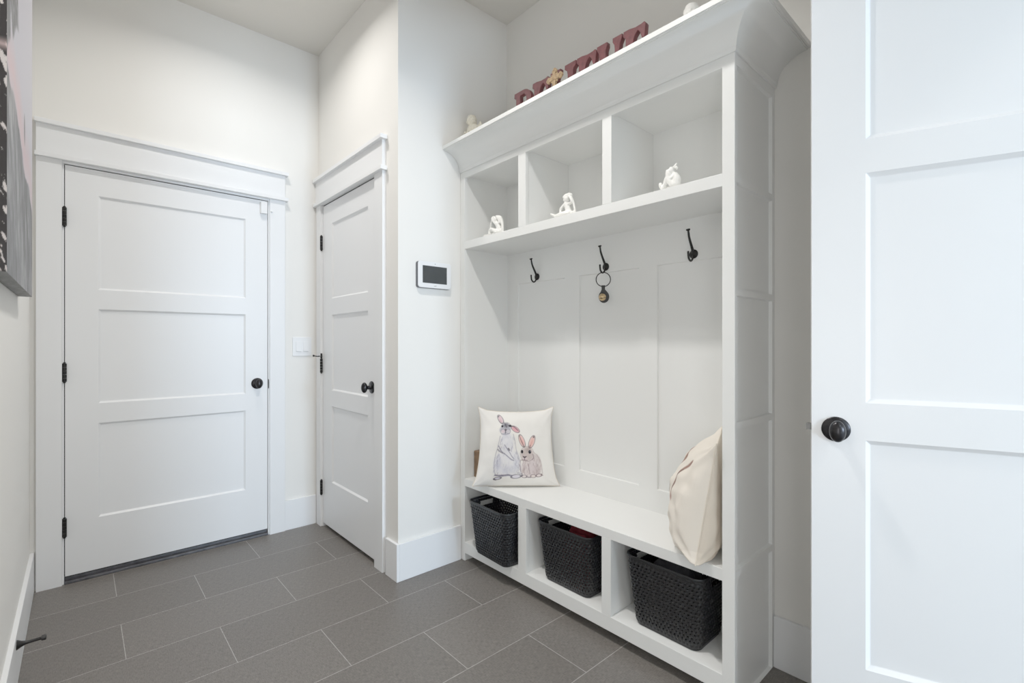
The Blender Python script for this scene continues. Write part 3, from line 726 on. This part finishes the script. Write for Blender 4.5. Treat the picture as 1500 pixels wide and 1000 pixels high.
# ------------------------------------------------------------------ baskets
def basket_mesh():
    wt, dt, wb, db, H = .315, .245, .262, .195, .268
    RT = .036
    # perimeter of a rounded rectangle, param by arc length on the top loop
    def loop(w, d, r, k):
        segs = [('l', w-2*r), ('a', PI/2*r), ('l', d-2*r), ('a', PI/2*r)]*2
        per = sum(s_[1] for s_ in segs); out = []
        for i in range(k):
            t = per*i/k; acc = 0
            for idx, (ty, L) in enumerate(segs):
                if t <= acc+L+1e-9: break
                acc += L
            q = t-acc; side = idx//2; ang = side*PI/2
            if ty == 'l':
                hl = (w if side % 2 == 0 else d)/2 - r; ho = (d if side % 2 == 0 else w)/2
                x, y = -hl+q, -ho; nx, ny = 0, -1
            else:
                hl = (w if side % 2 == 0 else d)/2 - r; ho = (d if side % 2 == 0 else w)/2
                a_ = q/r; x = hl + r*math.sin(a_); y = -ho + r - r*math.cos(a_); nx, ny = math.sin(a_), -math.cos(a_)
            ca, sa = math.cos(ang), math.sin(ang)
            out.append(((x*ca-y*sa, x*sa+y*ca), (nx*ca-ny*sa, nx*sa+ny*ca)))
        return out
    cellsU, cellsV, R = 60, 18, 5
    NU, NV = cellsU*R, cellsV*R
    top = loop(wt, dt, RT, NU); bot = loop(wb, db, RT*.85, NU)
    vs = []; fs = []
    z_lo, z_hi = .012, H-.012
    for j in range(NV+1):
        t = j/NV; z = z_lo + (z_hi-z_lo)*t
        for i in range(NU):
            (xa, ya), (na, nb) = bot[i]; (xb, yb), (nc, nd) = top[i]
            tt = (z/H)
            x = xa*(1-tt)+xb*tt; y = ya*(1-tt)+yb*tt
            row = j/R; cu = i/R
            # plaited relief
            sh_ = .5*(int(row) % 2); dsp = .0026*math.cos(2*PI*(cu+sh_-.0))*(.5-.5*math.cos(2*PI*row)) + .0006*math.cos(2*PI*row)
            vs.append((x + na*dsp, y + nb*dsp, z))
    for j in range(NV):
        for i in range(NU):
            sh = (j//R) % 2 * (R//2)
            ii = (i+sh) % R; jj = j % R
            if (ii, jj) in ((1,1),(1,2)) and 4 < j < NV-5: continue
            x, y, z = vs[j*NU+i]
            # grip slots in the short sides
            if abs(x) > wb/2-.02 and abs(y) < .040 and z > H-.052 and z < H-.026: continue
            fs.append((j*NU+i, j*NU+(i+1)%NU, (j+1)*NU+(i+1)%NU, (j+1)*NU+i))
    body = MB().add(vs, fs)
    rim = MB(); k = 96
    L = loop(wt, dt, RT, k); rp = [(-.0030,-.010),(.0015,-.010),(.0030,-.006),(.0034,-.002),(.002,.001),(-.0015,.001),(-.0035,-.002)]
    vs = []; fs = []; m_ = len(rp)
    for (p, nn) in L:
        for (o_, dz) in rp: vs.append((p[0]+nn[0]*o_, p[1]+nn[1]*o_, H+dz))
    for i in range(k):
        for q in range(m_): fs.append((i*m_+q, ((i+1)%k)*m_+q, ((i+1)%k)*m_+(q+1)%m_, i*m_+(q+1)%m_))
    rim.add(vs, fs)
    bt_ = MB(); Lb = loop(wb, db, RT*.85, k); vs = []
    for z in (0, .0135):
        for (p, nn) in Lb:
            s_ = (.975 if z == 0 else 1.004); vs.append((p[0]*s_, p[1]*s_, z))
    fs = [tuple(range(k))[::-1], tuple(range(k, 2*k))] + [(i, (i+1)%k, k+(i+1)%k, k+i) for i in range(k)]
    bt_.add(vs, fs)
    return body, rim, bt_
bk = thing('storage_basket', (0,0,0), '', 'basket', 'woven-look plastic baskets under the bench')
bo, ri, bo2 = basket_mesh()
b_ = bo.build('basket_wall', M['basket'], bk, smooth=True)
sm = b_.modifiers.new('thick', 'SOLIDIFY'); sm.thickness = .0022; sm.offset = -1
ri.build('rim', M['basket'], bk, smooth=True); bo2.build('basket_base', M['basket'], bk, smooth=True)
spots = [(1.525+.102, 1.8620, .1008, -2.5, 'empty black woven plastic basket poking out of the left bench cubby'),
         (1.597+.100, 1.4250, .1008, 0, 'black woven plastic basket holding dark red cloth in the middle bench cubby'),
         (1.603+.100, .9430, .1008, 0, 'black woven plastic basket filled with dark cloth in the right bench cubby')]
for i, (x, y, z, r, lb) in enumerate(spots):
    b_ = bk if i == 0 else copy_tree(bk)
    b_.location = (x, y, z); b_.rotation_euler = (0, 0, math.radians(90+r)); b_['label'] = lb; b_['_o'] = (x, y, z)
# contents
def cloth(name, mt, c, sx, sy, h, label, seed, n=40):
    mb = MB(); vs = []; fs = []
    for j in range(n+1):
        for i in range(n+1):
            u = i/n*2-1; v = j/n*2-1
            e = max(abs(u), abs(v)); f = (1-e**6)
            z = h*f*(.93 + .10*noise.noise(Vector((u*2.4+seed, v*2.4, seed*.7))) + .04*math.sin(7*u+seed+2*v))
            vs.append((c[0]+u*sx*(1-.08*abs(v)**3), c[1]+v*sy*(1-.08*abs(u)**3), c[2]+z))
    for j in range(n):
        for i in range(n): fs.append((j*(n+1)+i, j*(n+1)+i+1, (j+1)*(n+1)+i+1, (j+1)*(n+1)+i))
    k = len(vs); vs2 = [(p[0], p[1], c[2]) for p in vs]
    fs2 = [tuple(k+q for q in f[::-1]) for f in fs]
    mb.add(vs+vs2, fs+fs2)
    o = mb.build(name, mt, org=c, smooth=True)
    return tag(o, label, 'cloth')
cloth('folded_cloth', M['redcloth'], (1.690, 1.395, .118), .075, .085, .252, 'dark red folded cloth inside the middle basket', 1.3)
cloth('folded_cloth', M['darkcloth'], (1.700, .945, .118), .074, .105, .246, 'charcoal folded cloth inside the right basket', 4.1)

# ------------------------------------------------------------------ word letters on top of the locker
LZ = 2.2400
def letter(ch, y0, w, h, label):
    """slab-serif wooden letter, facing -x; reading runs towards -y"""
    sw = .036                   # stem
    outer = []; holes = []
    def arc(cx, cy, rx, ry, a0, a1, n=10):
        return [(cx+rx*math.cos(math.radians(a0+(a1-a0)*i/n)), cy+ry*math.sin(math.radians(a0+(a1-a0)*i/n))) for i in range(n+1)]
    if ch == 'I':
        x0 = .015; x1 = w-.015
        outer = [(0,0),(w,0),(w,.016),(x1+.002,.026),(x1-.002,.045),(x1-.002,h-.045),(x1+.002,h-.026),(w,h-.016),(w,h),(0,h),(0,h-.016),(x0-.002,h-.026),(x0+.002,h-.045),(x0+.002,.045),(x0-.002,.026),(0,.016)]
    elif ch in 'EL':
        s0 = .010; s1 = s0+sw-.006
        outer = [(0,0)]
        outer += [(w*.6,.008),(w,-.0)] if False else [(w,0)]
        outer += [(w,.058),(w-.014,.062),(w-.022,.046),(w-.034,.032),(s1+.012,.028),(s1,.040)]
        if ch == 'E':
            m = h*.53
            outer += [(s1,m-.014),(s1+.016,m-.014),(s1+.022,m-.034),(s1+.034,m-.034),(s1+.034,m+.034),(s1+.022,m+.034),(s1+.016,m+.014),(s1,m+.014)]
            outer += [(s1,h-.085),(s1+.003,h-.052),(s1+.010,h-.034),(s1+.022,h-.021),(w-.036,h-.017),(w-.027,h-.024),(w-.020,h-.040),(w-.014,h-.058),(w-.005,h-.058),(w,h-.010),(w-.005,h-.002),(w-.018,h-.005),(w*.55,h-.006),(w*.25,h)]
            outer += [(0,h),(-.002,h-.018),(s0,h-.03),(s0,.03),(0,.018)]
        else:
            outer += [(s1,h-.04),(s1+.006,h-.026),(s1+.018,h-.018),(s1+.018,h),(0,h),(0,h-.018),(s0,h-.03),(s0,.03),(0,.018)]
    elif ch == 'B':
        s0 = .012; s1 = s0+sw-.004; r = w
        outer = [(0,0)] + [(w*.55,0)] + arc(w*.55, h*.27, w*.45, h*.27, -90, 70, 10) + arc(w*.52, h*.76, w*.44, h*.24, -50, 90, 10) + [(0,h),(-.002,h-.018),(s0,h-.03),(s0,.03),(0,.018)]
        s1 = s0+.026
        holes = [[(s1,.03),(w*.5,.03)] + arc(w*.5, h*.27, w*.17, h*.14, -80, 80, 8) + [(s1,h*.43)],
                 [(s1,h*.55)] + arc(w*.52, h*.74, w*.20, h*.18, -60, 80, 8) + [(s1,h-.019)]]
    elif ch == 'V':
        outer = [(w*.42,0),(w*.58,0),(w*.90,h-.055),(w*.93,h-.03),(w,h-.014),(w,h),(w*.66,h),(w*.66,h-.014),(w*.73,h-.028),(w*.745,h-.055),(w*.56,h*.32),(w*.34,h-.055),(w*.34,h-.028),(w*.39,h-.014),(w*.39,h),(0,h),(0,h-.014),(w*.07,h-.028),(w*.09,h-.05)]
    cu = bpy.data.curves.new('tmp', 'CURVE'); cu.dimensions = '2D'; cu.fill_mode = 'BOTH'; cu.extrude = .010; cu.bevel_depth = .0022; cu.bevel_resolution = 1
    for poly in [outer]+holes:
        sp = cu.splines.new('POLY'); sp.points.add(len(poly)-1); sp.use_cyclic_u = True
        for q, (a_, b_2) in enumerate(poly): sp.points[q].co = (a_, b_2, 0, 1)
    to = bpy.data.objects.new('tmp', cu); COL.objects.link(to)
    dg = bpy.context.evaluated_depsgraph_get(); me = bpy.data.meshes.new_from_object(to.evaluated_get(dg))
    bpy.data.objects.remove(to)
    # local x -> -y, local y -> z, local z -> -x ; base at LZ
    me.transform(Matrix(((0,0,-1,0),(-1,0,0,w/2),(0,1,0,0),(0,0,0,1))))
    me.materials.clear(); me.materials.append(M['red'])
    mz = min(v.co.z for v in me.vertices)
    o = bpy.data.objects.new('wooden_letter', me); COL.objects.link(o)
    o.location = (1.672, y0 - w/2, LZ - mz)
    return tag(o, label, 'letter', 'dark red letters spelling a word on the locker')
HL = .216
letter('B', 1.821, .122, HL, 'dark red wooden letter B, first in the word on the locker')
letter('E', 1.688, .105, HL, 'dark red wooden letter E between B and the tan cross')
letter('L', 1.568, .078, HL, 'dark red wooden letter L hidden behind the small tan cross')
letter('I', 1.478, .062, HL, 'dark red wooden letter I, narrowest in the word')
letter('E', 1.405, .104, HL, 'dark red wooden letter E between I and V')
letter('V', 1.293, .124, HL, 'dark red wooden letter V with two separate tops')
letter('E', 1.157, .100, HL, 'dark red wooden letter E ending the word on the right')
# small ornate cross in front of the L
m = MB(); cyx, cyy, cyz = 1.630, 1.514, LZ
m.box(cyx-.006, cyx+.006, cyy-.008, cyy+.008, cyz, cyz+.196); m.box(cyx-.006, cyx+.006, cyy-.036, cyy+.036, cyz+.158, cyz+.176)
for dy, dz in ((-.036,.167),(.036,.167),(0,.198)):
    for a_, b_2 in ((-.009,0),(.009,0),(0,.009),(0,-.009)):
        m.ell((cyx, cyy+dy+(a_ if dz > .15 or True else 0)*.8, cyz+dz+b_2*.8), (.007,.009,.009), 12, 8)
for dy, dz in ((-.014,.153),(.014,.153),(-.014,.181),(.014,.181)): m.ell((cyx, cyy+dy, cyz+dz), (.005,.007,.007), 10, 7)
m.ell((cyx-.004, cyy, cyz+.167), (.006,.012,.012), 14, 8)
m.box(cyx-.016, cyx+.016, cyy-.026, cyy+.026, cyz, cyz+.012)
tag(m.build('cross', M['cross'], org=(cyx,cyy,cyz), smooth=True), 'small tan ornate cross standing before the letter L', 'cross')

# ------------------------------------------------------------------ figurines
def fig(name, mt, loc, shapes, label, group, vox=.0028, yaw=0, sc=1., cat='figurine', wa=1., drop=0.):
    """shapes in cm: (a: image-left, b: towards viewer, z up)"""
    mb = MB()
    T = lambda p: Vector((-p[1]/100*sc, p[0]/100*sc*wa, (p[2]-drop*min(1, max(0, (p[2]-3)/5)))/100*sc))
    for s_ in shapes:
        if s_[0] == 'e':
            r = s_[2]; r = (r, r, r) if not isinstance(r, tuple) else (r[1], r[0], r[2])
            mb.ell(T(s_[1]), tuple(q/100*sc for q in r), 18, 12)
        else:
            pts = [T(p) for p in s_[1]]; rr = [q/100*sc for q in s_[2]]
            path = smoothpath(pts, 5); R_ = []
            for i in range(len(path)):
                t = i/5; k = min(int(t), len(rr)-2); R_.append(rr[k]+(rr[k+1]-rr[k])*(t-k))
            mb.tube(path, R_, 12); mb.ell(pts[0], R_[0], 12, 8); mb.ell(pts[-1], R_[-1], 12, 8)
    o = mb.build(name, mt, org=(0,0,0), smooth=True)
    rm = o.modifiers.new('remesh', 'REMESH'); rm.mode = 'VOXEL'; rm.voxel_size = vox*sc; rm.use_smooth_shade = True
    s2 = o.modifiers.new('smooth', 'SMOOTH'); s2.factor = .5; s2.iterations = 2
    zmin = min(v.co.z for v in o.data.vertices)
    for v in o.data.vertices: v.co.z -= zmin
    o.location = loc; o.rotation_euler = (0,0,yaw)
    return tag(o, label, cat, group)
G1 = 'white seated figurines in the cubbies'
SZ = 1.7415
f1 = [('e',(-1.4,0,1.5),(1.9,1.6,1.4)), ('t',[(-1.3,0,1.5),(-1.1,.1,3.6),(-.6,.3,5.4)],[1.5,1.25,1.2]), ('e',(.3,.5,7.4),(1.25,1.2,1.5)), ('e',(1.2,.9,7.0),(.5,.5,.4)),
      ('t',[(-.2,.2,8.7),(-1.8,0,8.0),(-2.8,-.1,5.2),(-3.1,0,2.0),(-3.2,0,.6)],[.8,.9,.75,.6,.5]), ('t',[(-.5,.8,8.8),(-1.5,.9,7.5),(-2.0,.8,5.4)],[.6,.55,.4]),
      ('t',[(-.3,1.0,5.2),(.6,1.4,6.4),(1.7,1.2,8.4),(.9,.8,9.1)],[.55,.5,.42,.4]), ('t',[(1.6,.9,8.3),(2.4,.9,6.2),(2.8,.9,3.2)],[.42,.4,.4]),
      ('t',[(-.8,1.0,1.4),(1.4,1.3,3.0),(2.8,1.2,2.8),(3.2,1.2,1.0),(5.2,1.2,.7)],[1.1,.9,.75,.6,.5]), ('t',[(-.8,-.4,1.2),(2.0,-.2,1.2),(4.6,.2,1.1),(6.4,.5,1.4)],[1.1,.9,.65,.5]), ('e',(6.3,.9,.8),(.7,.6,.45))]
fig('figurine', M['plaster'], (1.605, 1.897, SZ), f1, 'white seated figurine with arms over its head in the left cubby', G1, sc=1.09, wa=1.35)
f2 = [('e',(-.4,0,1.5),(1.8,1.7,1.4)), ('t',[(-.2,0,1.4),(.1,.1,3.6),(.7,.3,5.4)],[1.6,1.3,1.25]), ('e',(.5,.5,7.6),(1.25,1.2,1.45)), ('e',(1.35,.9,7.3),(.45,.5,.4)), ('t',[(1.6,.8,8.6),(.4,.6,9.2),(-.7,.2,8.6)],[.5,.8,.7]),
      ('e',(-.6,.3,9.4),(.9,.8,.8)), ('e',(-1.6,.4,8.9),(.6,.6,.7)), ('t',[(-.6,.6,5.3),(-2.2,.8,5.6),(-1.9,.9,7.0),(-1.0,.9,8.2)],[.6,.55,.5,.45]), ('t',[(-1.5,.4,8.4),(-2.4,.3,6.0),(-3.0,.2,3.2),(-3.3,.2,.8)],[.5,.5,.5,.5]),
      ('t',[(1.6,.7,5.2),(2.9,.8,3.8),(2.5,1.3,2.0),(1.2,1.6,1.2)],[.65,.6,.5,.45]), ('t',[(0,.8,1.3),(2.6,1.0,1.5),(5.0,.9,1.3),(6.2,.8,1.9),(7.6,.7,2.8)],[1.2,1.0,.75,.6,.45]), ('t',[(-.6,.9,1.1),(1.4,1.9,1.0),(3.2,1.7,.8)],[1.1,.9,.6]), ('e',(-2.4,.3,1.0),(1.2,1.0,.9))]
fig('figurine', M['plaster'], (1.605, 1.410, SZ), f2, 'white seated figurine kicking one leg forward in the middle cubby', G1, sc=1.02, wa=1.25)
f3 = [('e',(-1.2,0,1.7),(2.1,1.8,1.6)), ('t',[(-1.2,0,1.6),(-1.7,0,3.6),(-1.0,.1,5.2)],[1.8,1.65,1.3]), ('e',(.5,.4,6.9),(1.35,1.25,1.5)), ('t',[(-.4,.2,8.0),(-1.3,.2,8.7),(-1.7,.2,9.3)],[.7,.6,.45]), ('e',(-1.8,.2,7.8),(.6,.6,.6)), ('e',(.6,.3,8.4),(.6,.5,.5)), ('e',(-.3,.3,8.2),(.8,.7,.5)),
      ('t',[(-1.0,.9,5.0),(.2,1.4,4.0),(1.6,1.4,5.6),(1.6,1.2,7.4)],[.7,.6,.55,.5]), ('t',[(.2,1.2,4.4),(.6,1.5,5.8),(.7,1.4,7.2)],[.55,.5,.45]), ('t',[(-.5,.9,1.5),(.9,1.2,3.4),(1.8,1.1,4.6),(2.6,1.1,2.6),(3.4,1.1,1.0),(4.0,1.1,.8)],[1.2,1.0,.8,.75,.65,.6]),
      ('t',[(3.7,1.1,.8),(4.4,1.0,2.2),(4.6,1.0,3.0)],[.7,.75,.7]), ('t',[(-.8,-.3,1.3),(1.8,-.3,1.2),(4.0,.2,.9)],[1.2,.9,.6])]
fig('figurine', M['plaster'], (1.605, .908, SZ), f3, 'white seated figurine hugging its raised knee in the right cubby', G1, sc=.95)
G2 = 'cherubs on top of the locker'
ch = [('e',(0,0,3.2),(4.6,3.6,3.2)), ('t',[(0,0,3),(0,.2,7),(0,.3,10.4)],[3.6,3.0,2.7]), ('e',(0,.3,11.2),(4.2,2.3,1.9)), ('e',(0,.9,14.9),(2.5,2.4,2.7)), ('e',(0,3.1,14.6),(.45,.5,.5)), ('e',(-1.0,2.7,13.9),(.8,.7,.7)), ('e',(1.0,2.7,13.9),(.8,.7,.7)), ('e',(0,2.7,13.0),(.7,.6,.5)),
      ('t',[(3.0,.4,10.6),(4.2,1.4,8.2),(1.6,3.6,8.6)],[1.2,1.0,.75]), ('t',[(-3.0,.4,10.6),(-4.2,1.4,8.2),(-1.6,3.6,8.6)],[1.2,1.0,.75]), ('t',[(1.5,1.2,2.6),(2.6,4.2,2.0),(2.4,2.0,.8)],[1.8,1.4,.9]), ('t',[(-1.5,1.2,2.6),(-2.6,4.2,2.0),(-2.4,2.0,.8)],[1.8,1.4,.9])]
for i in range(16):
    a_ = i/16*2*PI*1.0; rr = 2.05
    for zz, k_ in ((15.6, 1), (16.8, .72), (14.2, 1)):
        x_ = rr*k_*math.cos(a_); b2_ = .7 + rr*k_*math.sin(a_)
        if math.sin(a_) > .45 and zz < 16: continue
        ch.append(('e',(x_, b2_, zz),(.72,.72,.72)))
ch.append(('e',(0,.9,17.3),(1.0,1.0,.6)))
chl = ch + [('e',(4.8,-1.0,9.6),(1.6,.8,4.2)), ('e',(-4.8,-1.0,9.6),(1.6,.8,4.2)), ('e',(6.3,-1.1,8.0),(1.2,.7,3.6)), ('e',(-6.3,-1.1,8.0),(1.2,.7,3.6))]
fig('cherub_figurine', M['ivory'], (1.60, 2.095, LZ), chl, 'ivory kneeling cherub with wings at the left end of the locker top', G2, vox=.0030, sc=1.06, drop=.7)
fig('cherub_figurine', M['plaster'], (1.66, .862, LZ), ch, 'white cherub showing only its curly head at the right end of the locker top', G2, vox=.0030, yaw=math.radians(20), sc=1.08, drop=2.3)

# ------------------------------------------------------------------ lights, world, camera
def area(name, loc, rot, sx, sy, power, col, shape='RECTANGLE'):
    l = bpy.data.lights.new(name, 'AREA'); l.shape = shape; l.size = sx; l.size_y = sy; l.energy = power; l.color = col
    o = bpy.data.objects.new(name, l); COL.objects.link(o); o.location = loc; o.rotation_euler = rot; return o
WARM = (1, .972, .93); COOL = (.62, .80, 1)
for (x, y, p, sp) in ((.60, 2.48, 7.0, 152), (.72, 1.18, 12.5, 130), (.74, -1.2, 4, 130)):
    l_ = area('recessed_downlight', (x, y, CZ-.012), (0,0,0), .11, .11, p, WARM, 'DISK'); l_.data.spread = math.radians(sp)
area('daylight_from_hall', (1.60, -6.0, 1.75), (math.radians(90),0,0), .9, 1.3, 250, COOL)
area('added_fill_light', (.15, -.38, 1.0), (math.radians(88),0,math.radians(-40)), .6, .9, 6.6, (.97,.98,1))  # added fill lamp out of view, lifts the locker side and lower right
w = bpy.data.worlds.new('world'); scene.world = w; w.use_nodes = True
bg = w.node_tree.nodes['Background']; bg.inputs['Color'].default_value = (.9,.95,1,1); bg.inputs['Strength'].default_value = .8

cam = bpy.data.cameras.new('camera'); co = bpy.data.objects.new('camera', cam); COL.objects.link(co)
cam.sensor_width = 36; cam.sensor_fit = 'HORIZONTAL'; cam.lens = 704.1/1500*36
cam.shift_y = 2.6/1500; cam.clip_start = .02
co.location = (0,0,1.185); co.rotation_euler = (PI/2, 0, -.73357)
scene.camera = co
scene.view_settings.view_transform = 'Standard'; scene.view_settings.look = 'None'
scene.view_settings.exposure = .29; scene.view_settings.gamma = 1.32
for o in bpy.data.objects:
    if '_o' in o: del o['_o']
